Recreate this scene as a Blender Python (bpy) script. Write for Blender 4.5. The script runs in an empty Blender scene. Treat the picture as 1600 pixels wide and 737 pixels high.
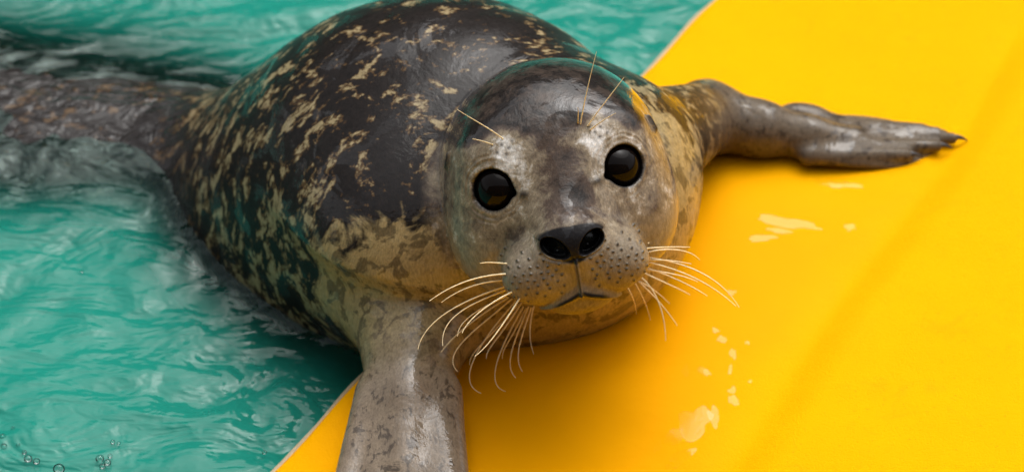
import bpy, bmesh, math, random
import numpy as np
import openvdb
random.seed(7); np.random.seed(7)
R_ = math.radians
F32 = np.float32

# ------------------------------------------------------------------ camera, sky, sun, exposure
scene = bpy.context.scene
PITCH, HFOV, DEPTH = R_(40), R_(24), 1.85
FPX = 800 / math.tan(HFOV / 2)                       # focal length in photograph pixels (1600 wide)
HEAD = np.array([0, 0, .20])                         # centre of the seal's skull
CR = np.array([1., 0, 0]); CF = np.array([0, math.cos(PITCH), -math.sin(PITCH)]); CU = np.array([0, math.sin(PITCH), math.cos(PITCH)])
AIM = HEAD.copy(); CAM = AIM - (CR * (875 - 800) / FPX + CU * (368.5 - 288) / FPX + CF) * DEPTH
HEAD = HEAD + np.array([-.004, .0035, .0042])
cam = bpy.data.cameras.new('camera'); camo = bpy.data.objects.new('camera', cam)
scene.collection.objects.link(camo); scene.camera = camo
camo.location = CAM; camo.rotation_euler = (math.pi / 2 - PITCH, 0, 0)
cam.angle = HFOV; cam.sensor_fit = 'HORIZONTAL'; cam.clip_start = .05; cam.clip_end = 500
cam.dof.use_dof = True; cam.dof.focus_distance = DEPTH - .09; cam.dof.aperture_fstop = 6.0

world = bpy.data.worlds.new('World'); scene.world = world; world.use_nodes = True
wt = world.node_tree; wt.nodes.clear()
SUN_EL, SUN_AZ = R_(61), R_(26)                      # azimuth from +Y towards +X
sky = wt.nodes.new('ShaderNodeTexSky'); sky.sky_type = 'NISHITA'; sky.sun_disc = False
sky.sun_elevation = SUN_EL; sky.sun_rotation = SUN_AZ; sky.air_density = 1.0; sky.dust_density = 6.0; sky.ozone_density = 1.0
hs = wt.nodes.new('ShaderNodeHueSaturation'); hs.inputs['Saturation'].default_value = .18
bg = wt.nodes.new('ShaderNodeBackground'); bg.inputs[1].default_value = .15
wo = wt.nodes.new('ShaderNodeOutputWorld')
wt.links.new(sky.outputs[0], hs.inputs['Color']); wt.links.new(hs.outputs[0], bg.inputs[0]); wt.links.new(bg.outputs[0], wo.inputs[0])
sl = bpy.data.lights.new('sun', 'SUN'); sl.energy = .9; sl.angle = R_(70); sl.color = (1, .96, .9)
so = bpy.data.objects.new('sun', sl); scene.collection.objects.link(so)
so.rotation_euler = (math.pi / 2 - SUN_EL, 0, math.pi - SUN_AZ)
scene.view_settings.view_transform = 'Standard'; scene.view_settings.look = 'None'
scene.view_settings.exposure = 0.5; scene.view_settings.gamma = 1.0; scene.view_settings.use_curve_mapping = False
scene.render.engine = 'CYCLES'; scene.cycles.use_denoising = True
scene.cycles.max_bounces = 10; scene.cycles.transparent_max_bounces = 12; scene.cycles.caustics_refractive = False; scene.cycles.caustics_reflective = False
scene.cycles.sample_clamp_indirect = 6

# ------------------------------------------------------------------ helpers
def ray(px, py):
    return CF + CR * (px - 800) / FPX + CU * (368.5 - py) / FPX
def Pd(px, py, dd):                                   # photo pixel at a depth beyond the skull centre
    return CAM + ray(px, py) * (DEPTH + dd)
def Pz(px, py, z):                                    # photo pixel on a horizontal plane
    r = ray(px, py); return CAM + r * ((z - CAM[2]) / r[2])
def proj(p):
    v = np.asarray(p) - CAM; d = v @ CF
    return 800 + FPX * (v @ CR) / d, 368.5 - FPX * (v @ CU) / d

def _hash(i, j, k, seed):
    h = (i * 374761393 + j * 668265263 + k * 2147483647 + seed * 974634777) & 0xffffffff
    h = ((h ^ (h >> 13)) * 1274126177) & 0xffffffff
    h = (h ^ (h >> 16)) & 0xffffffff
    return h.astype(np.float64) / 4294967295.0
def vnoise(p, seed=0):                                # value noise, -1..1
    p = np.asarray(p, np.float64); f = np.floor(p); i = f.astype(np.int64); u = p - f
    u = u * u * u * (u * (u * 6 - 15) + 10); r = 0
    for a in (0, 1):
        for b in (0, 1):
            for c in (0, 1):
                w = (u[:, 0] if a else 1 - u[:, 0]) * (u[:, 1] if b else 1 - u[:, 1]) * (u[:, 2] if c else 1 - u[:, 2])
                r = r + w * _hash(i[:, 0] + a, i[:, 1] + b, i[:, 2] + c, seed)
    return r * 2 - 1
def fbm(p, o=3, seed=0):
    s, a, t = 0, 1., 0
    for n in range(o):
        s = s + a * vnoise(np.asarray(p) * 2 ** n, seed + n); t += a; a *= .5
    return s / t
def sstep(a, b, x):
    t = np.clip((x - a) / (b - a), 0, 1); return t * t * (3 - 2 * t)
def unit(v):
    v = np.asarray(v, float); return v / np.linalg.norm(v)

def new_obj(name, me, mat=None, parent=None, smooth=True):
    o = bpy.data.objects.new(name, me); scene.collection.objects.link(o)
    if mat: me.materials.append(mat)
    if parent: o.parent = parent
    if smooth and len(me.polygons): me.polygons.foreach_set('use_smooth', np.ones(len(me.polygons), bool))
    return o
def mesh_from(name, v, f):
    me = bpy.data.meshes.new(name); me.from_pydata([tuple(map(float, x)) for x in v], [], [tuple(map(int, x)) for x in f]); me.update(); return me
def grid_mesh(name, P):                               # P: (n, m, 3) grid of points
    n, m = P.shape[:2]
    a = (np.arange(n - 1)[:, None] * m + np.arange(m - 1)[None]).ravel()
    q = np.stack([a, a + m, a + m + 1, a + 1], 1).astype(np.int32)
    me = bpy.data.meshes.new(name); me.vertices.add(n * m); me.vertices.foreach_set('co', P.reshape(-1).astype(F32))
    me.loops.add(q.size); me.polygons.add(len(q)); me.loops.foreach_set('vertex_index', q.ravel())
    me.polygons.foreach_set('loop_start', np.arange(0, q.size, 4)); me.update(calc_edges=True); me.validate(); return me
def fattr(me, name, val):
    a = me.attributes.new(name, 'FLOAT', 'POINT'); a.data.foreach_set('value', np.asarray(val, F32))
def tag(o, label=None, cat=None, group=None, kind=None):
    for k, x in (('label', label), ('category', cat), ('group', group), ('kind', kind)):
        if x: o[k] = x
    return o
class NT:                                             # terse node-tree builder
    def __init__(s, name):
        s.m = bpy.data.materials.new(name); s.m.use_nodes = True; s.t = s.m.node_tree; s.t.nodes.clear()
        s.out = s.n('OutputMaterial')
    def n(s, typ, ins=None, **kw):
        nd = s.t.nodes.new('ShaderNode' + typ)
        for k, x in kw.items(): setattr(nd, k, x)
        for k, x in (ins or {}).items():
            sock = nd.inputs[k]
            if isinstance(x, bpy.types.NodeSocket): s.t.links.new(x, sock)
            else: sock.default_value = x
        return nd
    def attr(s, name): return s.n('Attribute', attribute_name=name).outputs['Fac']
    def math(s, op, a, b=0., c=0., clamp=False):
        return s.n('Math', {0: a, 1: b, 2: c}, operation=op, use_clamp=clamp).outputs[0]
    def mix(s, f, a, b):
        nd = s.n('Mix', data_type='RGBA')
        for k, x in ((0, f), (6, a), (7, b)):
            if isinstance(x, bpy.types.NodeSocket): s.t.links.new(x, nd.inputs[k])
            else: nd.inputs[k].default_value = x if k == 0 or len(x) == 4 else (*x, 1)
        return nd.outputs[2]
    def ramp(s, x, lo, hi, a=0., b=1.):
        return s.n('MapRange', {0: x, 1: lo, 2: hi, 3: a, 4: b}, interpolation_type='SMOOTHSTEP').outputs[0]
    def noise(s, vec, scale, detail=3., rough=.5, dist=0.):
        return s.n('TexNoise', {'Vector': vec, 'Scale': scale, 'Detail': detail, 'Roughness': rough, 'Distortion': dist}).outputs[0]
    def bump(s, h, strength, dist, normal=None):
        i = {'Height': h, 'Strength': strength, 'Distance': dist}
        if normal is not None: i['Normal'] = normal
        return s.n('Bump', i).outputs[0]
    def done(s, shader): s.t.links.new(shader, s.out.inputs[0]); return s.m

# ------------------------------------------------------------------ platform profile (needed by several things)
EDGE_Z = .022
E0, E1 = Pz(415, 737, EDGE_Z), Pz(1112, 0, EDGE_Z)
PS = unit(E1 - E0); PS[2] = 0; PS = unit(PS)          # along the platform edge
PT = np.array([PS[1], -PS[0], 0])                     # away from the water
def st(p):
    q = np.asarray(p) - E0; return q @ PS, q @ PT
CREASE = st(Pz(1345, 400, .07))[1]
def plat_h(s, t):
    s = np.asarray(s, float); t = np.asarray(t, float)
    c = CREASE + .010 * np.sin(s * 5.1 + .4) + .006 * np.sin(s * 13)
    base = EDGE_Z + .095 * np.minimum(t, c)
    right = sstep(0, .035, t - c) * .010 + np.maximum(t - c, 0) * .05
    groove = -.0035 * np.exp(-((t - c + .004) / .010) ** 2)
    return base + right + groove
def on_plat(px, py):
    p = Pz(px, py, .05)
    for _ in range(12):
        s, t = st(p); p = Pz(px, py, float(plat_h(s, t)))
    return p

# ------------------------------------------------------------------ seal: signed distance field
DL, ROLL, YAW = R_(7), R_(10.3), R_(2)
hf = -CF * math.cos(DL) - CU * math.sin(DL); hu = CU * math.cos(DL) - CF * math.sin(DL); hr = CR
hr, hf = hr * math.cos(YAW) - hf * math.sin(YAW), hf * math.cos(YAW) + hr * math.sin(YAW)
hr, hu = hr * math.cos(ROLL) + hu * math.sin(ROLL), hu * math.cos(ROLL) - hr * math.sin(ROLL)
HM = np.stack([hr, hf, hu])                           # world -> head rows
def to_head(p): return (p - HEAD) @ HM.T
def from_head(q): return np.asarray(q) @ HM + HEAD

def smin(a, b, k):
    h = np.clip(.5 + .5 * (b - a) / k, 0, 1); return b + (a - b) * h - k * h * (1 - h)
def smax(a, b, k): return -smin(-a, -b, k)
def ell(p, c, r, M=None):
    q = p - np.asarray(c, p.dtype)
    if M is not None: q = q @ M.T.astype(p.dtype)
    r = np.asarray(r, p.dtype); a = q / r
    k0 = np.sqrt((a * a).sum(1)); a = a / r; k1 = np.sqrt((a * a).sum(1)) + 1e-9
    return k0 * (k0 - 1) / k1
def cone(p, a, b, ra, rb):
    a = np.asarray(a, p.dtype); ba = np.asarray(b, p.dtype) - a; pa = p - a
    t = np.clip(pa @ ba / (ba @ ba), 0, 1)
    d = pa - t[:, None] * ba
    return np.sqrt((d * d).sum(1)) - (ra + (rb - ra) * t)
def rotM(ax, ang):
    c, s_ = math.cos(ang), math.sin(ang)
    return {'x': np.array([[1, 0, 0], [0, c, s_], [0, -s_, c]]), 'y': np.array([[c, 0, s_], [0, 1, 0], [-s_, 0, c]]), 'z': np.array([[c, s_, 0], [-s_, c, 0], [0, 0, 1]])}[ax]
def spline(pts, n):
    pts = np.asarray(pts, float); out = []
    q = np.vstack([2 * pts[0] - pts[1], pts, 2 * pts[-1] - pts[-2]])
    for i in range(1, len(q) - 2):
        for t in np.linspace(0, 1, n, endpoint=False):
            out.append(.5 * ((2 * q[i]) + (-q[i - 1] + q[i + 1]) * t + (2 * q[i - 1] - 5 * q[i] + 4 * q[i + 1] - q[i + 2]) * t ** 2 + (-q[i - 1] + 3 * q[i] - 3 * q[i + 1] + q[i + 2]) * t ** 3))
    out.append(pts[-1]); return np.array(out)

# trunk: x, y, z, radius from the neck to the tail
TRUNK = spline([(-.012, .080, .118, .106), (-.050, .118, .098, .138), (-.105, .165, .068, .163), (-.175, .224, .004, .146), (-.26, .285, -.048, .110),
                (-.36, .340, -.070, .086), (-.48, .375, -.086, .082), (-.64, .43, -.082, .072), (-.80, .48, -.080, .055), (-.95, .53, -.08, .03)], 4)
# fore flippers
def flip_pts():
    L = {}
    L['r'] = [Pd(985, 238, .14), on_plat(1100, 226) + [0, 0, .031], on_plat(1185, 234) + [0, 0, .023], on_plat(1260, 238) + [0, 0, .016], on_plat(1330, 236) + [0, 0, .011]]
    L['rr'] = [.052, .031, .0235, .018, .012]
    L['l'] = [Pd(640, 372, .10), on_plat(634, 500) + [0, 0, .054], on_plat(645, 600) + [0, 0, .036], on_plat(640, 672) + [0, 0, .026], on_plat(632, 760) + [0, 0, .018]]
    L['lr'] = [.086, .056, .0375, .029, .018]
    return L
FL = flip_pts()
RTIPS = [(1436, 213), (1460, 217), (1486, 226), (1462, 238), (1415, 252)]
RROOT = [(1240, 206), (1262, 220), (1270, 236), (1268, 250), (1262, 262)]
LTIPS = [(520, 850), (575, 890), (632, 900), (685, 885), (722, 845)]
LROOT = [(586, 660), (613, 636), (642, 628), (672, 636), (694, 660)]
DIG = []
for (a, b) in zip(RROOT, RTIPS): DIG.append((on_plat(*a) + [0, 0, .013], on_plat(*b) + [0, 0, .007], .0085, .0050))
for (a, b) in zip(LROOT, LTIPS): DIG.append((on_plat(*a) + [0, 0, .032], on_plat(*b) + [0, 0, .010], .0145, .009))

EYE = {s: np.array([s * .0437, .0655, .0065]) for s in (-1, 1)}
EYE_R = .0180
EYE_DIR = {s: unit([s * .36, .92, .10]) for s in (-1, 1)}

def lid_open(q, s):                                   # outline of the lids: round, drawn out to a tear corner, flatter on top
    cx, cz = (q[:, 0] - EYE[s][0]) * s, q[:, 2] - EYE[s][2]; an = np.arctan2(cz, -cx)
    return 1 + .19 * np.exp(-((an + .35) / .30) ** 2) + .05 * np.exp(-((np.abs(an) - 3.0) / .5) ** 2) - .07 * np.exp(-((an - 1.4) / .8) ** 2)
def sd_head(q):
    d = ell(q, (0, -.012, .012), (.085, .088, .079))
    d = smin(d, ell(q, (0, .030, .002), (.072, .058, .066)), .03)
    for s in (-1, 1):
        d = smin(d, ell(q, (s * .044, .022, -.034), (.042, .052, .046)), .03)
        d = smin(d, ell(q, (s * .040, .050, .030), (.026, .022, .020)), .022)
        d = smin(d, ell(q, (s * .046, .048, .005), (.027, .022, .027)), .012)
    d = smin(d, cone(q, (0, .045, -.016), (0, .100, -.036), .046, .026), .026)
    d = smin(d, ell(q, (0, .075, -.063), (.040, .036, .026)), .02)
    for s in (-1, 1):
        d = smin(d, ell(q, (s * .0275, .0935, -.0565), (.0275, .025, .0222), rotM('y', -s * .25)), .015)
    d = smin(d, ell(q, (0, .076, -.0800), (.026, .028, .0150)), .008)
    d = smin(d, ell(q, (0, .1125, -.0370), (.0240, .0125, .0150)), .010)
    for s in (-1, 1):
        e = EYE[s]
        r = np.sqrt(((q - e.astype(q.dtype)) ** 2).sum(1))
        d = smin(d, r - (EYE_R + .0013), .006)                        # lids
        ax = EYE_DIR[s].astype(q.dtype)
        tt = (q - e.astype(q.dtype)) @ ax
        rad = np.sqrt(np.maximum(r * r - tt * tt, 0))
        d = smax(d, -np.where(tt > 0, rad - .0158 * lid_open(q, s), r), .0015)          # opening
        d = smax(d, -(r - (EYE_R - .0006)), .0015)
    return d
def sd(p):
    p = np.asarray(p, F32); d = np.full(len(p), 9., F32)
    for a, b in zip(TRUNK[:-1], TRUNK[1:]): d = np.minimum(d, cone(p, a[:3], b[:3], a[3], b[3]))
    d = smin(d, ell(p, (-.45, .345, -.078), (.20, .135, .0905)), .03)    # hips and hind flippers, awash
    d = smin(d, ell(p, (-.76, .410, -.070), (.40, .130, .090)), .03)
    d = smin(d, ell(p, (.002, .084, .120), (.113, .100, .110)), .03)    # neck roll
    for key in 'rl':
        m = (p[:, 0] > .02) & (p[:, 2] > -.08) if key == 'r' else (p[:, 0] < .12) & (p[:, 1] < .25)
        if not m.any(): continue
        pm = p[m]; P, r = FL[key], FL[key + 'r']; f = np.full(len(pm), 9., F32)
        for i in range(len(P) - 1): f = smin(f, cone(pm, P[i], P[i + 1], r[i], r[i + 1]), .012)
        for a, b, ra, rb in DIG[:5] if key == 'r' else DIG[5:]: f = smin(f, cone(pm, a, b, ra, rb), .008 if key == 'r' else .013)
        if key == 'r': f = smin(f, ell(pm, on_plat(1345, 230) + [0, 0, .006], (.070, .037, .0085), rotM('y', -.08)), .006)
        if key == 'r': f = smin(f, ell(pm, on_plat(1246, 206) + [0, 0, .016], (.022, .012, .012)), .015)
        d[m] = smin(d[m], f, .035 if key == 'r' else .05)
    m = ((p - HEAD.astype(F32)) ** 2).sum(1) < .22 ** 2
    if m.any(): d[m] = smin(d[m], sd_head(to_head(p[m]).astype(F32)), .008)
    return d
def project(p, it=2, e=.0004):
    for _ in range(it):
        d = sd(p); g = np.stack([sd(p + np.eye(3)[i] * e) - d for i in range(3)], 1); g /= np.linalg.norm(g, axis=1, keepdims=True) + 1e-9
        p = p - np.clip(d, -.004, .004)[:, None] * g
    return p

def build_body(mat, parent):
    vx = .007; lo = np.array([-1.02, -.42, -.20]); hi = np.array([.46, .66, .36])
    n = np.ceil((hi - lo) / vx).astype(int); D = np.empty(n, F32)
    B = 8; n = (n + B - 1) // B * B; nb = n // B; D = np.empty(n, F32)
    ctr = lo + (np.stack(np.meshgrid(*[np.arange(k) for k in nb], indexing='ij'), -1).reshape(-1, 3) * B + (B - 1) / 2) * vx
    dc = sd(ctr); D[:] = np.repeat(np.repeat(np.repeat(np.sign(dc).reshape(nb), B, 0), B, 1), B, 2) * 3 * vx
    loc = np.stack(np.meshgrid(*[np.arange(B)] * 3, indexing='ij'), -1).reshape(-1, 3)
    blk = np.argwhere(np.abs(dc).reshape(nb) < B * vx * 1.05)
    for k in range(0, len(blk), 400):
        ix = (blk[k:k + 400, None] * B + loc[None]).reshape(-1, 3); D[ix[:, 0], ix[:, 1], ix[:, 2]] = sd(lo + ix * vx)
    g = openvdb.FloatGrid(3 * vx); g.copyFromArray(np.clip(D, -3 * vx, 3 * vx)); g.transform = openvdb.createLinearTransform(vx)
    v, qd = g.convertToQuads(0.0); v = project(v + lo, 3); qd = qd[:, ::-1]
    me = bpy.data.meshes.new('body'); me.from_pydata(v.tolist(), [], qd.tolist()); me.update()
    def refine(sel):
        bm = bmesh.new(); bm.from_mesh(me); bm.verts.ensure_lookup_table()
        co = np.array([x.co[:] for x in bm.verts]); k = sel(co)
        ed = [e for e in bm.edges if k[e.verts[0].index] and k[e.verts[1].index]]
        bmesh.ops.subdivide_edges(bm, edges=ed, cuts=1, use_grid_fill=True)
        bm.to_mesh(me); bm.free(); me.update()
        c = np.empty(len(me.vertices) * 3, F32); me.vertices.foreach_get('co', c); c = c.reshape(-1, 3)
        c = project(c, 1); me.vertices.foreach_set('co', c.ravel()); me.update(); return c
    refine(lambda c: c[:, 2] > -.03)
    refine(lambda c: (np.linalg.norm(to_head(c) - [0, .02, -.01], axis=1) < .15) | ((c[:, 0] > .08)))
    c = refine(lambda c: (to_head(c)[:, 1] > .01) & (np.abs(to_head(c)[:, 0]) < .085) & (np.abs(to_head(c)[:, 2] + .02) < .085))
    c = refine(lambda c: (to_head(c)[:, 1] > .065) & (np.abs(to_head(c)[:, 0]) < .06) & (to_head(c)[:, 2] < -.012) & (to_head(c)[:, 2] > -.1))
    return detail(me, c, mat, parent)

FOLL = []
for s in (-1, 1):
    for row in range(8):
        nn = (4, 5, 6, 7, 7, 6, 5, 4)[row]; z0 = -.0440 - .0044 * row
        for k in range(nn):
            u = k / (nn - 1)
            FOLL.append((s, .012 + .037 * u + .0025 * (row % 2) + random.uniform(-.0012, .0012), z0 + .004 * u * (3.5 - row) / 3.5 + random.uniform(-.0009, .0009)))

def detail(me, c, mat, parent):
    q = to_head(c); x, y, z = q.T; zr = z; z = z - .0035 * sstep(-.01, -.03, z); front = y > .03
    nrm = np.empty(len(c) * 3, F32); me.vertices.foreach_get('normal', nrm); nrm = nrm.reshape(-1, 3)
    black = np.zeros(len(c)); disp = np.zeros(len(c))
    # nose leather and nostrils
    nz = ((x / .0265) ** 2 + ((z + .0395 - .10 * np.abs(x)) / .0135) ** 2)
    nz = np.where(z < -.042, (x / (.0265 - .9 * np.clip(-.042 - z, 0, .02))) ** 2 + ((z + .0395 - .10 * np.abs(x)) / .0155) ** 2, nz)
    nm = (1 - sstep(.85, 1.12, nz)) * (y > .085); black = np.maximum(black, nm)
    a = np.abs(x); ca, sa = math.cos(.62), math.sin(.62)
    u = (a - .0132) * ca + (z + .0415) * sa; w = -(a - .0132) * sa + (z + .0415) * ca
    ns = (u / .0122) ** 2 + (w / (.0074 + .10 * u)) ** 2
    nst = (1 - sstep(.45, 1.0, ns)) * (y > .085); nostril = sstep(.15, .7, nst)
    wing = np.exp(-((np.sqrt(ns) - 1.18) / .16) ** 2) * (w < 0) * (y > .085); disp += .0012 * wing; black = black * (1 - .75 * wing * (a > .010))  # outer nostril edge raised; its lit crescent is painted by thinning the black
    # philtrum and mouth
    ph = np.exp(-(x / .0010) ** 2) * sstep(-.0800, -.0760, z) * (1 - sstep(-.056, -.050, z)) * front
    disp -= .003 * ph; black = np.maximum(black, .9 * ph)
    mz = -.0790 - .0055 * (np.abs(x) / .024) ** 1.6 + .0020 * np.exp(-(x / .006) ** 2)
    wid = .0042 * np.clip(1 - (np.abs(x - .002) / .026) ** 2, 0, 1) + .0005
    ml = np.exp(-((z - mz) / (wid * .8)) ** 2) * (1 - sstep(.034, .046, np.abs(x))) * (y > .05)
    disp -= .0050 * ml * np.clip(1.15 - (np.abs(x) / .036) ** 2, .12, 1); black = np.maximum(black, sstep(.5, .85, ml) * (1 - sstep(.016, .024, np.abs(x))))
    # follicles
    for s, fx, fz in FOLL:
        dd = ((x - s * fx) ** 2 + (z - fz) ** 2) * front * (y > .06) + (y <= .06)
        e = np.exp(-dd / .00105 ** 2); disp += .0006 * np.exp(-dd / .0026 ** 2) - .0013 * e; black = np.maximum(black, .95 * e)
    for s in (-1, 1):                                  # brow follicles
        for fx, fz in ((.032, .036), (.037, .039), (.035, .032), (.041, .034), (.029, .0405)):
            dd = (x - s * fx) ** 2 + (z - fz) ** 2; e = np.exp(-dd / .0012 ** 2) * front; black = np.maximum(black, .8 * e); disp += .0004 * np.exp(-dd / .003 ** 2) * front
    # eye rims: bare black lid margin and tear corner
    pale_eye = np.zeros(len(c))
    for s in (-1, 1):
        v = q - EYE[s]; tt = v @ EYE_DIR[s]; rad = np.sqrt(np.maximum((v * v).sum(1) - tt * tt, 0))
        rim = (1 - sstep(.0162, .0176, rad / lid_open(q, s))) * (tt > 0); black = np.maximum(black, rim)
        cx, cz = (x - EYE[s][0]) * s, zr - EYE[s][2]
        can = np.exp(-(((cx + .0168) / .0042) ** 2 + ((cz + .005) / .0030) ** 2)) * (tt > 0); black = np.maximum(black, .85 * can); disp -= .0015 * can
        disp += .0003 * np.sin((rad + .003 * fbm(q * 70, 2, 30)) * 1500) * np.exp(-((rad - .0225) / .004) ** 2) * (tt > -.01) * sstep(-.1, .5, fbm(q * 45, 2, 31) + .2)
        pale_eye = np.maximum(pale_eye, np.exp(-((cx + .002) / .034) ** 2 - ((cz - .006) / .030) ** 2) * front)
        # ear slit
        ed = ((y - .033 - .25 * (z - .03)) / .0019) ** 2 + ((z - .030) / .0075) ** 2
        em = (1 - sstep(.4, 1.3, ed)) * (x * s > .05); black = np.maximum(black, em); disp -= .003 * em
    c2 = c + nrm * disp[:, None].astype(F32) - (hf * 1.).astype(F32)[None] * (.012 * nst)[:, None].astype(F32); me.vertices.foreach_set('co', c2.ravel().astype(F32)); me.update()
    # coat masks (pigment only)
    z = zr; ff = fbm(q * 32, 4, 9)
    hd = np.linalg.norm(q - [0, .02, -.01], axis=1); head = 1 - sstep(.098, .112, np.where(y > -.06, hd, 1) + .006 * ff); head = np.maximum(head, sstep(.045, .06, y) * (hd < .19))
    px = fbm(c * 14, 3, 3)
    flank = sstep(.25, .05, c[:, 2] + .035 * px)
    flank = np.maximum(flank, .75 * sstep(-.03, .06, c[:, 0]))
    flank = flank * sstep(-.42, -.22, c[:, 0])
    neck = (1 - sstep(.10, .25, np.linalg.norm(q - [-.02, .0, -.06], axis=1) + .06 * px)) * sstep(.03, -.07, z + .02 * px - .06 * sstep(0, .06, x))
    dark_cap = sstep(.036, .046, z + .014 * ff - .010 * np.exp(-((np.abs(x) - .037) / .014) ** 2) + .006 * np.exp(-(x / .016) ** 2))
    bridge = np.exp(-((x - .002) / .016) ** 2) * sstep(-.036, -.012, z + .006 * ff) * front
    face = .43 + .24 * pale_eye + .14 * sstep(.0, -.05, z) - .27 * bridge
    face += .25 * np.exp(-((np.abs(x) - .030) / .012) ** 2 - ((z - .033) / .010) ** 2)
    face -= .30 * np.exp(-((x - .013) / .010) ** 2 - ((z + .004) / .020) ** 2) * front * (.6 + ff)
    face -= .22 * np.exp(-((np.abs(x) - .040) / .012) ** 2 - ((z + .028) / .010) ** 2) * (.5 + 1.2 * ff)
    face += -.05 * sstep(-.035, -.05, z) * sstep(.06, .08, y)
    face = np.clip(face * (1 - dark_cap) + .06 * dark_cap, 0, 1)
    limb = np.maximum(sstep(.11, .16, c[:, 0]), sstep(-.02, -.10, c[:, 1]) * (c[:, 0] < -.03)) * (1 - head)
    fattr(me, 'sleek', 0. + .95 * sstep(.02, -.01, y) * (1 - sstep(.13, .19, hd)) + .8 * sstep(.045, .062, np.abs(x)) * head + .85 * sstep(.036, .05, z) * head * sstep(.05, .12, fbm(q * 26, 4, 55)) + .95 * limb * (c[:, 0] < 0) * sstep(-.5, -.1, fbm(c * 26, 3, 77)) + sstep(-.30, -.36, c[:, 0])); fattr(me, 'hind', sstep(-.26, -.38, c[:, 0])); fattr(me, 'head', head); fattr(me, 'face', face); fattr(me, 'flank', flank); fattr(me, 'neck', neck * (1 - head)); fattr(me, 'limb', limb); fattr(me, 'near', limb * (c[:, 0] < 0)); fattr(me, 'mott', 1 - .8 * sstep(-.028, -.042, zr) * front)
    fattr(me, 'black', np.clip(black, 0, 1)); fattr(me, 'nostril', np.clip(nostril, 0, 1))
    return new_obj('body', me, mat, parent)

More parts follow.
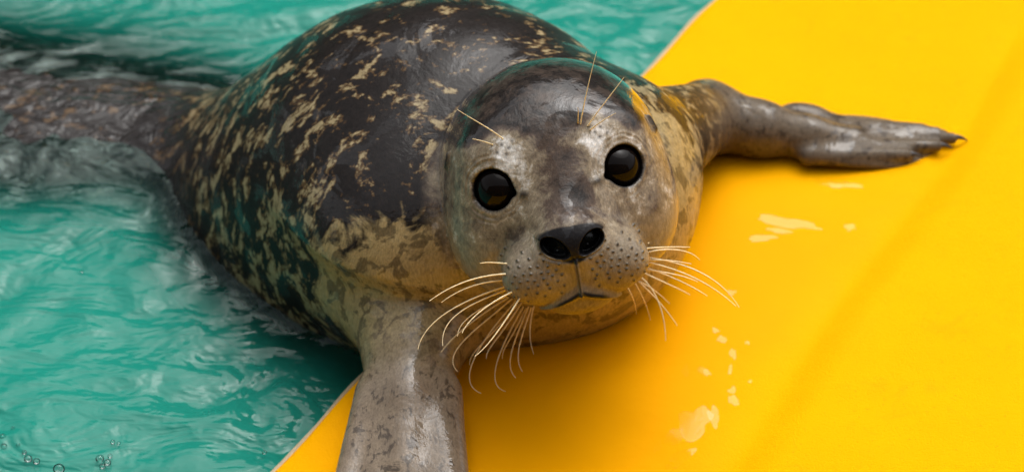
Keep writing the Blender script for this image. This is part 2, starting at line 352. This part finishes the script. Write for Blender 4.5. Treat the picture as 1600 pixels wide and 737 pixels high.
# ------------------------------------------------------------------ materials
def mat_seal():
    t = NT('wet seal coat'); co = t.n('TexCoord').outputs['Object']
    head, face, flank, limb, black, nostril = (t.attr(k) for k in ('head', 'face', 'flank', 'limb', 'black', 'nostril'))
    warp = t.n('TexNoise', {'Vector': co, 'Scale': 9., 'Detail': 2.}).outputs['Color']
    wv = t.n('VectorMath', {0: warp, 1: (-.5, -.5, -.5)}, operation='ADD').outputs[0]
    wv = t.n('VectorMath', {0: wv, 3: .05}, operation='SCALE'); wv.inputs['Scale'].default_value = .05
    cw = t.n('VectorMath', {0: co, 1: wv.outputs[0]}, operation='ADD').outputs[0]
    mp = t.n('Mapping', {'Vector': cw, 'Rotation': (0, R_(25), R_(-30)), 'Scale': (1., 1.35, .9)}).outputs[0]
    n1 = t.noise(mp, 44, 4, .60, .4); n2 = t.noise(mp, 110, 3, .6, .4); n3 = t.noise(co, 170, 3, .6)
    ridge = t.math('SUBTRACT', 1., t.math('MULTIPLY', t.math('ABSOLUTE', t.math('SUBTRACT', t.noise(mp, 48, 2, .5, .6), .5)), 9.), clamp=True)
    p = t.math('ADD', t.math('MULTIPLY', n1, .64), t.math('ADD', t.math('MULTIPLY', n2, .32), t.math('MULTIPLY', ridge, .05)))
    p = t.math('ADD', p, t.math('MULTIPLY', t.math('SUBTRACT', t.noise(t.n('Mapping', {'Vector': co, 'Rotation': (0, R_(25), R_(-30)), 'Scale': (.45, 2., 1.)}).outputs[0], 330, 3, .7), .5), .11))
    thr = t.math('SUBTRACT', .548, t.math('MULTIPLY', flank, .078))
    spots = t.n('MapRange', {0: p, 1: thr, 2: t.math('ADD', thr, .085), 3: 0., 4: 1.}).outputs[0]
    spots = t.math('MULTIPLY', spots, t.math('SUBTRACT', 1., t.math('MULTIPLY', t.attr('hind'), .6)))
    dark = t.mix(n3, (.005, .004, .004), (.020, .015, .013)); pale = t.mix(n2, (.13, .090, .040), (.40, .315, .175))
    sr = t.n('ValToRGB', {0: spots}); e = sr.color_ramp.elements; e[0].color = (0, 0, 0, 1); e[1].color = (1, 1, 1, 1); e[0].position = .15; e[1].position = .85
    rim = t.math('MULTIPLY', t.ramp(spots, 0., .3), t.ramp(spots, .75, .35))
    trunk = t.mix(t.math('MULTIPLY', rim, .7), t.mix(sr.outputs[0], dark, pale), (.085, .042, .014))
    # head and limbs: pale ground with dark flecks
    mp2 = t.n('Mapping', {'Vector': cw, 'Scale': (1.6, .7, 1.2)}).outputs[0]
    fl = t.noise(mp2, 120, 3, .6, .3); flk = t.ramp(fl, .53, .66)
    flk = t.math('MAXIMUM', flk, t.ramp(t.math('SUBTRACT', n1, t.math('MULTIPLY', limb, .17)), .44, .50)) 
    limbc = t.mix(t.math('MULTIPLY', flk, .75), t.mix(t.attr('near'), t.mix(n1, (.055, .042, .032), (.17, .130, .088)), t.mix(n1, (.105, .076, .054), (.27, .205, .138))), (.030, .021, .016))
    nf = t.ramp(t.math('ADD', t.math('MULTIPLY', t.noise(mp, 60, 3, .6, .5), .75), t.math('MULTIPLY', n2, .25)), .50, .57)
    neckc = t.mix(t.math('MULTIPLY', nf, .66), t.mix(n2, (.22, .16, .070), (.42, .33, .17)), (.035, .024, .015))
    trunk = t.mix(t.ramp(t.math('ADD', t.attr('neck'), t.math('MULTIPLY', t.math('SUBTRACT', n1, .5), 1.6)), .3, .55), trunk, neckc)
    trunk = t.mix(limb, trunk, limbc)
    fn = t.math('ADD', face, t.math('MULTIPLY', t.math('ADD', t.math('SUBTRACT', t.noise(co, 55, 5, .7, .6), .5), t.math('MULTIPLY', t.math('SUBTRACT', t.noise(co, 130, 4, .65, .4), .5), .7)), t.math('MULTIPLY', t.attr('mott'), .80)), clamp=True)
    fc = t.n('ValToRGB', {0: fn}); cr = fc.color_ramp
    for e, (pos, col) in zip([cr.elements[0], cr.elements[1], cr.elements.new(.33), cr.elements.new(.6)], [(0, (.012, .009, .008)), (1, (.50, .455, .335)), (.33, (.078, .055, .042)), (.6, (.255, .205, .140))]):
        e.position = pos; e.color = (*col, 1)
    base = t.mix(head, trunk, fc.outputs[0])
    hairv = t.n('Mapping', {'Vector': cw, 'Rotation': (R_(35), R_(12), 0), 'Scale': (1.6, 1., .38)}).outputs[0]
    hair = t.math('ADD', t.math('MULTIPLY', t.noise(hairv, 420, 3, .7), 1.5), .27)
    base = t.n('VectorMath', {0: base}, operation='SCALE'); t.t.links.new(hair, base.inputs['Scale']); base = base.outputs[0]
    base = t.mix(black, base, (.012, .011, .012)); base = t.mix(nostril, base, (.002, .002, .002))
    furm = t.n('Mapping', {'Vector': co, 'Scale': (1, .35, 1)}).outputs[0]
    fur = t.noise(furm, 700, 2, .6); fur2 = t.noise(co, 90, 3, .55)
    bmp = t.bump(fur, .25, .0012, t.bump(fur2, .3, .002))
    film = t.math('MAXIMUM', t.ramp(t.noise(co, 19, 4, .62, 1.2), .52, .55), t.attr('sleek'))
    cb = t.bump(t.noise(co, 48, 4, .65, .6), .30, .004, t.bump(t.noise(furm, 240, 3, .6), t.math('SUBTRACT', .35, t.math('MULTIPLY', film, .28)), .002))
    hind = t.attr('hind'); rip = t.n('Mapping', {'Vector': co, 'Rotation': (0, 0, R_(25)), 'Scale': (1, 1.7, 1)}).outputs[0]
    cb = t.bump(t.noise(rip, 30, 3, .55, 1.5), t.math('MULTIPLY', hind, .7), .012, cb)
    wet = t.math('ADD', t.math('MULTIPLY', film, .68), .17)
    b = t.n('BsdfPrincipled', {'Base Color': base, 'Roughness': t.math('SUBTRACT', .48, t.math('MULTIPLY', black, .2)), 'Specular IOR Level': .06, 'Normal': bmp,
        'Coat Weight': wet, 'Coat Roughness': t.math('SUBTRACT', .09, t.math('MULTIPLY', film, .07)), 'Coat IOR': 1.41, 'Coat Normal': cb})
    return t.done(b.outputs[0])
def mat_simple(name, col, rough=.4, coat=0., spec=.5):
    t = NT(name); co = t.n('TexCoord').outputs['Object']
    c = t.mix(t.noise(co, 300, 2), tuple(x * .8 for x in col), tuple(min(1, x * 1.15) for x in col))
    return t.done(t.n('BsdfPrincipled', {'Base Color': c, 'Roughness': rough, 'Coat Weight': coat, 'Coat Roughness': .03, 'Specular IOR Level': spec}).outputs[0])
def mat_eye():
    t = NT('glossy dark eye'); co = t.n('TexCoord').outputs['Object']
    g = t.n('TexGradient', {'Vector': t.n('Mapping', {'Vector': co, 'Scale': (55, 55, 55)}).outputs[0]}, gradient_type='SPHERICAL').outputs[0]
    c = t.mix(t.noise(co, 180, 2), (.003, .002, .002), (.006, .004, .003))
    return t.done(t.n('BsdfPrincipled', {'Base Color': c, 'Roughness': .4, 'Specular IOR Level': 0., 'Coat Weight': .5, 'Coat Roughness': .01, 'Coat IOR': 1.34}).outputs[0])
def mat_water():
    t = NT('pool water'); co = t.n('TexCoord').outputs['Object']; clear = t.attr('clear')
    mp = t.n('Mapping', {'Vector': co, 'Rotation': (0, 0, R_(25)), 'Scale': (1, 1.8, 1)}).outputs[0]
    h = t.math('ADD', t.noise(mp, 11, 2, .5, 1.6), t.math('ADD', t.math('MULTIPLY', t.noise(mp, 34, 1, .5, 1.6), .17), t.math('MULTIPLY', t.noise(mp, 100, 1, .5, .8), .035)))
    nm = t.bump(h, .5, .015)
    n = t.noise(co, 6, 3)
    teal = t.mix(n, (.009, .172, .128), (.015, .225, .170))
    b = t.n('BsdfPrincipled', {'Base Color': teal, 'Roughness': .02, 'IOR': 1.333, 'Normal': nm, 'Specular IOR Level': .40})
    g = t.n('BsdfGlass', {'Color': (.80, .95, .90, 1), 'Roughness': 0., 'IOR': 1.333, 'Normal': nm})
    return t.done(t.n('MixShader', {0: clear, 1: b.outputs[0], 2: g.outputs[0]}).outputs[0])
def mat_yellow():
    t = NT('wet yellow vinyl'); co = t.n('TexCoord').outputs['Object']; dry_lit = t.attr('dry_lit')
    n = t.noise(co, 8, 4, .6); f = t.noise(co, 480, 4, .75)
    c = t.mix(n, (.83, .385, .000), (.87, .430, .000)); c = t.mix(dry_lit, t.mix(n, (.80, .325, .0), (.85, .365, .001)), c)  # darker orange near the seal: wet vinyl with the seal's shade painted in
    grime = t.math('ADD', t.ramp(t.noise(co, 420, 2, .5), .66, .74, 0., .35), t.ramp(t.noise(co, 26, 5, .7, .8), .55, .75, 0., .14)); c = t.mix(t.math('MULTIPLY', grime, dry_lit), c, (.45, .22, .01))
    nm = t.bump(t.math('MULTIPLY', f, t.math('ADD', t.math('MULTIPLY', dry_lit, .8), .12)), .9, .0014, t.bump(t.noise(co, 30, 3), .25, .004))
    r = t.math('ADD', .50, t.math('MULTIPLY', dry_lit, .10))
    cw = 0.
    return t.done(t.n('BsdfPrincipled', {'Base Color': c, 'Roughness': r, 'Normal': nm, 'Coat Weight': cw, 'Coat Roughness': .12, 'Coat IOR': 1.33, 'Specular IOR Level': .02}).outputs[0])
def mat_clear(name):
    t = NT(name)
    return t.done(t.n('BsdfGlass', {'Color': (1, 1, 1, 1), 'Roughness': .0, 'IOR': 1.333}).outputs[0])
M = {'seal': mat_seal(), 'eye': mat_eye(), 'claw': mat_simple('dark horn', (.03, .024, .022), .35), 'whisker': mat_simple('pale whisker hair', (.88, .72, .44), .35),
     'water': mat_water(), 'yellow': mat_yellow(), 'clear': mat_clear('clear water'), 'welt': mat_simple('worn grey edge', (.42, .33, .20), .6),
     'wall': mat_simple('dark timber wall', (.035, .040, .030), .8, 0., .1), 'floor': mat_simple('teal pool paint', (.03, .30, .23), .6)}

# ------------------------------------------------------------------ pool and platform
def build_water():
    def axis(lo, hi, st_, far0, far1):
        m = np.arange(lo, hi, st_); a = lo - np.cumsum(st_ * 1.18 ** np.arange(1, 60)); a = a[a > far0]; b = m[-1] + np.cumsum(st_ * 1.18 ** np.arange(1, 60)); b = b[b < far1]
        return np.concatenate([a[::-1], m, b])
    X = axis(-.85, .35, .004, -7, 7); Y = axis(-.45, 1.15, .004, -7, 9)
    gx, gy = np.meshgrid(X, Y, indexing='ij'); p = np.stack([gx.ravel(), gy.ravel(), 0 * gx.ravel()], 1)
    w = p.copy(); w[:, 0] += .05 * vnoise(p * 7, 41); w[:, 1] += .05 * vnoise(p * 7, 42)
    rot = np.stack([w[:, 0] * .9 + w[:, 1] * .43, (-w[:, 0] * .43 + w[:, 1] * .9) * 1.7, w[:, 2]], 1)
    h = .0050 * fbm(rot * 9, 2, 11) + .0016 * vnoise(rot * 34, 12)
    d = sd(p + [0, 0, .0])
    near = (np.abs(p[:, 0]) < 1.2) & (np.abs(p[:, 1]) < 1.4)
    h = h * np.where(near, 1, .6) + np.where(near & (d > -.02), .007 * np.exp(-np.clip(d, 0, 1) / .007), 0)
    p[:, 2] = h
    me = grid_mesh('pool_water', p.reshape(len(X), len(Y), 3)); fattr(me, 'clear', np.where(near, np.exp(-(np.clip(d, 0, 1) / .045) ** 2), 0) * .98)
    o = new_obj('pool_water', me, M['water']); tag(o, kind='structure'); return o
build_water()
fl = mesh_from('pool_floor', [(-8, -8, -1.1), (8, -8, -1.1), (8, 10, -1.1), (-8, 10, -1.1)], [(0, 1, 2, 3)])
tag(new_obj('pool_floor', fl, M['floor'], smooth=False), kind='structure')

def wall(name, x0, y0, x1, y1, h):
    d = unit([x1 - x0, y1 - y0, 0]); n = np.array([d[1], -d[0], 0]) * .15; a, b = np.array([x0, y0, -.2]), np.array([x1, y1, -.2]); up = np.array([0, 0, h + .2])
    v = [a - n, b - n, b + n, a + n]; v = v + [k + up for k in v]
    o = new_obj(name, mesh_from(name, v, [(0, 1, 2, 3), (4, 5, 6, 7), (0, 1, 5, 4), (1, 2, 6, 5), (2, 3, 7, 6), (3, 0, 4, 7)]), M['wall'], smooth=False); tag(o, kind='structure')
wall('wall_behind_pool', -7, 6.0, 7, 6.0, 3.3)
wall('wall_behind_visitors', -7, -3.6, 7, -3.6, 4.2)

def build_platform():
    root = bpy.data.objects.new('floating_platform', None); scene.collection.objects.link(root)
    tag(root, 'bright yellow vinyl covered platform with a long crease sloping into the pool', 'platform')
    S = np.concatenate([np.linspace(-2.5, -.45, 30), np.arange(-.44, 1.3, .007), np.linspace(1.31, 4, 40)])
    T = np.concatenate([np.arange(0, .9, .007), np.linspace(.91, 3, 40)])
    rows = []
    for k, t0 in enumerate([('e', .006, -.16), ('e', .0, -.03), ('e', -.001, -.012), ('e', .001, -.004), ('e', .005, 0)]):
        wob = .004 * np.sin(S * 9) + .0025 * np.sin(S * 31 + 1)
        z = EDGE_Z + t0[2] + .0005; rows.append(E0 * [1, 1, 0] + S[:, None] * PS + (t0[1] + wob)[:, None] * PT + np.array([0, 0, 1]) * z)
    for t_ in T[2:]:
        wob = (.004 * np.sin(S * 9) + .0025 * np.sin(S * 31 + 1)) * max(0, 1 - t_ / .08)
        z = plat_h(S, np.full(len(S), t_)); rows.append(E0 * [1, 1, 0] + S[:, None] * PS + (t_ + wob)[:, None] * PT + np.array([0, 0, 1]) * z[:, None])
    G = np.stack(rows, 1)
    flat = G.reshape(-1, 3); k = flat[:, 2] > EDGE_Z
    flat[k, 2] += .0035 * fbm(flat[k] * 7, 3, 21)
    me = grid_mesh('cover', G[:, ::-1].copy()); c = np.empty(len(me.vertices) * 3, F32); me.vertices.foreach_get('co', c); c = c.reshape(-1, 3)
    s, t = (c - E0) @ PS, (c - E0) @ PT
    wc = on_plat(980, 540); fattr(me, 'dry_lit', np.maximum(sstep(-.05, .05, t - CREASE + .03 * fbm(c * 12, 3, 5)), sstep(.16, .42, np.linalg.norm((c - wc) * [1, 1, 0], axis=1) + .05 * fbm(c * 9, 3, 6))))  # low around the chest, where wet and painted shade share one mask
    new_obj('cover', me, M['yellow'], root)
    # worn grey welt along the edge
    pts = []; ss = np.arange(-.6, 1.6, .01)
    for k, s_ in enumerate(ss):
        wob = .004 * math.sin(s_ * 9) + .0025 * math.sin(s_ * 31 + 1); c0 = E0 * [1, 1, 0] + s_ * PS + (wob - .0005) * PT + np.array([0, 0, EDGE_Z - .006])
        r = .0026 * (1 + .25 * math.sin(s_ * 60) * math.sin(s_ * 23))
        pts.append([c0 + r * (math.cos(a) * PT + math.sin(a) * np.array([0, 0, 1.])) for a in np.linspace(0, 2 * math.pi, 9)])
    new_obj('edge_welt', grid_mesh('edge_welt', np.array(pts)), M['welt'], root)
    return root
build_platform()

# ------------------------------------------------------------------ seal
seal = bpy.data.objects.new('harbour_seal', None); scene.collection.objects.link(seal)
tag(seal, 'wet spotted harbour seal resting its head and front flippers on the yellow platform', 'seal')
body = build_body(M['seal'], seal)
for s in (-1, 1):
    bm = bmesh.new(); bmesh.ops.create_uvsphere(bm, u_segments=40, v_segments=24, radius=EYE_R)
    me = bpy.data.meshes.new('eye'); bm.to_mesh(me); bm.free()
    o = new_obj('eye', me, M['eye'], seal); o.location = from_head(EYE[s])

def tube(path, r0, r1, seg=6, bead=0.):
    path = np.asarray(path, float); n = len(path); P = np.empty((n, seg + 1, 3)); up = np.array([.3, .2, .93])
    for i in range(n):
        tn = unit(path[min(i + 1, n - 1)] - path[max(i - 1, 0)]); a = unit(np.cross(tn, up)); b = np.cross(tn, a)
        u = i / (n - 1); r = (r0 + (r1 - r0) * u) * (1 + bead * math.sin(i * 2.1))
        for j in range(seg + 1):
            t = 2 * math.pi * j / seg; P[i, j] = path[i] + r * (a * math.cos(t) + b * math.sin(t))
    return grid_mesh('tube', P)
def bez(a, b, c, d, n):
    t = np.linspace(0, 1, n)[:, None]; return (1 - t) ** 3 * a + 3 * (1 - t) ** 2 * t * b + 3 * (1 - t) * t * t * c + t ** 3 * d

def surf(px, py):                                     # first point of the seal's surface behind a photo pixel
    r = ray(px, py); r = r / np.linalg.norm(r); k = 1.45
    for _ in range(60): k += float(sd((CAM + r * k)[None])[0]) * .9
    return CAM + r * k
def whisker(root_px, ctrl_px, ctrl2_px, tip_px, dz, r=.00068):
    a = surf(*root_px); d0 = (a - CAM) @ CF - DEPTH
    b = Pd(*ctrl_px, d0 + dz * .2 - .004); c = Pd(*ctrl2_px, d0 + dz * .7); d = Pd(*tip_px, d0 + dz)
    o = new_obj('whisker', tube(bez(a, b, c, d, 26), r, r * .35, 6, .14), M['whisker'], seal); o.data.name = 'whisker'
LW = [((790, 428), (740, 430), (700, 448), (671, 470)), ((786, 438), (745, 440), (712, 455), (690, 472)), ((788, 448), (720, 470), (662, 500), (653, 545)),
      ((792, 452), (750, 470), (685, 490), (692, 540)), ((792, 462), (752, 480), (715, 500), (715, 525)), ((795, 464), (735, 500), (640, 570), (694, 602)),
      ((800, 466), (752, 510), (685, 550), (715, 580)), ((806, 470), (770, 510), (700, 595), (752, 614)), ((810, 474), (775, 520), (730, 550), (734, 570)),
      ((815, 472), (780, 530), (758, 545), (760, 560)), ((818, 478), (795, 520), (748, 600), (790, 611)), ((822, 480), (800, 530), (783, 545), (785, 560)),
      ((826, 478), (805, 530), (785, 570), (806, 590)), ((830, 480), (818, 520), (800, 555), (816, 580)), ((834, 478), (826, 510), (826, 530), (834, 553)),
      ((792, 412), (775, 410), (762, 409), (750, 411)), ((800, 456), (760, 475), (730, 500), (722, 520)), ((812, 466), (790, 500), (765, 540), (742, 556))]
RW = [((1008, 388), (1030, 386), (1055, 385), (1078, 386)), ((1012, 394), (1040, 386), (1080, 388), (1093, 406)), ((1012, 402), (1050, 408), (1120, 420), (1155, 480)),
      ((1014, 410), (1060, 420), (1110, 440), (1150, 478)), ((1010, 418), (1045, 430), (1080, 445), (1105, 462)), ((1006, 426), (1035, 440), (1060, 450), (1078, 460)),
      ((1000, 432), (1025, 450), (1040, 490), (1040, 532)), ((996, 438), (1015, 455), (1040, 480), (1058, 508)), ((992, 442), (1003, 460), (1012, 480), (1016, 500)),
      ((980, 448), (988, 462), (994, 476), (994, 490)), ((1012, 380), (1016, 376), (1022, 374), (1028, 372)), ((1004, 420), (1040, 425), (1070, 430), (1090, 440)),
      ((1008, 406), (1040, 405), (1060, 408), (1080, 412)), ((1000, 440), (1020, 450), (1034, 462), (1046, 474))]
BW = [((786, 217), (765, 200), (740, 188), (714, 171)), ((770, 226), (760, 222), (750, 219), (738, 217)), ((907, 194), (912, 160), (922, 120), (932, 81)), ((918, 197), (935, 172), (955, 148), (975, 121)),
      ((903, 192), (903, 184), (904, 176), (903, 168)), ((922, 203), (935, 193), (948, 184), (962, 177))]
for a in LW: whisker(*a, -.012 + random.uniform(-.012, .012))
for a in RW: whisker(*a, .010 + random.uniform(-.01, .02))
for a in BW: whisker(*a, -.02, .0006)
for k, (a, b, ra, rb) in enumerate(DIG):
    u = unit(b - a); p0 = b + u * (rb * .3); L_ = .011
    path = bez(p0 + [0, 0, .001], p0 + u * L_ * .4 + [0, 0, .002], p0 + u * L_ * .8 + [0, 0, .0005], p0 + u * (L_ + rb * .3) - [0, 0, .003], 8)
    o = new_obj('claw', tube(path, .0030, .0006, 8), M['claw'], seal); o.data.name = 'claw'

# ------------------------------------------------------------------ puddles on the platform and bubbles on the water
def mat_film(both=False):
    t = NT('bubble film' if both else 'thin water film'); co = t.n('TexCoord').outputs['Object']
    nm = t.bump(t.noise(co, 120, 2), .02, .0004)
    fr = t.math('MULTIPLY', t.n('Fresnel', {'IOR': 1.33 if both else 1.40, 'Normal': nm}).outputs[0], 1. if both else t.math('SUBTRACT', 1., t.n('NewGeometry').outputs['Backfacing']))
    return t.done(t.n('MixShader', {0: fr, 1: t.n('BsdfTransparent').outputs[0], 2: t.n('BsdfGlossy', {'Color': (1, 1, 1, 1), 'Roughness': .03, 'Normal': nm}).outputs[0]}).outputs[0])
M['film'] = mat_film(); M['bubble'] = mat_film(True)
def puddle(px, py, rx, ry, ang, label, seed):
    rng = np.random.RandomState(seed); n = 40; ca, sa = math.cos(ang), math.sin(ang); V = []
    th = np.linspace(0, 2 * math.pi, n, endpoint=False); ph = rng.rand(6) * 6.28; am = rng.rand(6) * np.array([.16, .2, .16, .12, .1, .08])
    rr = 1 + sum(am[k] * np.sin((k + 2) * th + ph[k]) for k in range(6))
    for f_, h in ((1, .0001), (.97, .0004), (.6, .0004)):
        for a, r in zip(th, rr):
            u, v = math.cos(a) * r * rx * f_, math.sin(a) * r * ry * f_
            p = on_plat(px + u * ca - v * sa, py + u * sa + v * ca); p[2] += .0035 * float(fbm(p[None] * 7, 3, 21)[0]) + h; V.append(p)
    V.append(np.mean(V[2 * n:], 0)); fs = []
    for k in range(2):
        for j in range(n): fs.append((k * n + (j + 1) % n, k * n + j, (k + 1) * n + j, (k + 1) * n + (j + 1) % n))
    fs += [(2 * n + (j + 1) % n, 2 * n + j, 3 * n) for j in range(n)]
    tag(new_obj('puddle', mesh_from('puddle', V, fs), M['film'], smooth=False), label, 'puddle', 'water puddles on the yellow platform')
PUD = [(1085, 662, 30, 22, -.5, 'widest shiny water patch on the wet side of the yellow platform'), (1115, 652, 9, 17, -.2, None), (1054, 682, 16, 12, -.4, None), (1028, 697, 5, 11, .4, None),
       (1066, 714, 20, 11, -.5, 'shiny water patch just below the widest one on the platform'), (1046, 730, 6, 6, 0, None), (1071, 580, 6, 9, .3, None), (1100, 581, 11, 5, .4, None), (1128, 531, 7, 6, .3, None),
       (1118, 517, 6, 4, .5, None), (1145, 553, 5, 9, -.2, None), (1146, 627, 10, 7, .7, None), (1144, 611, 7, 5, -.4, None), (1141, 578, 3, 8, .2, None), (1168, 536, 4, 3, 0, None), (1172, 597, 3, 3, 0, None),
       (1230, 349, 50, 8, .12, 'long shiny streak of water on the platform between head and flipper'), (1190, 374, 22, 5, -.1, None), (1328, 355, 9, 5, 0, None), (1218, 362, 20, 4, .1, None), (1143, 458, 7, 4, .2, None),
       (1305, 286, 34, 7, .1, 'shiny water patch touching the underside of the outstretched flipper')]
for k, (a, b, c_, d_, e_, lab) in enumerate(PUD):
    puddle(a, b, c_, d_, e_, lab or ('small shiny water splash around the widest water patch on the platform' if b > 640 else 'tiny splash of water in the trail running from the whiskers towards the widest patch' if b > 440 else 'short shiny splash beside the long streak of water below the flipper'), 100 + k)
bm = bmesh.new(); bmesh.ops.create_uvsphere(bm, u_segments=20, v_segments=12, radius=1); bub = bpy.data.meshes.new('bubble'); bm.to_mesh(bub); bm.free()
bub.materials.append(M['bubble']); bub.polygons.foreach_set('use_smooth', np.ones(len(bub.polygons), bool))
for px, py, r in [(4, 682, 6), (6, 696, 5), (28, 694, 3), (44, 716, 7), (57, 720, 6), (38, 706, 4), (92, 732, 10), (156, 716, 7), (168, 722, 6), (160, 728, 5), (172, 712, 4), (185, 692, 3), (176, 690, 4), (413, 706, 4), (128, 424, 3), (20, 668, 3)]:
    o = bpy.data.objects.new('bubble', bub); scene.collection.objects.link(o); o.location = Pz(px, py, .002); k = r * .00047; o.scale = (k, k, k * .85)
    tag(o, 'small clear round bubble floating on the teal pool water', 'bubble', 'bubbles floating on the pool water')
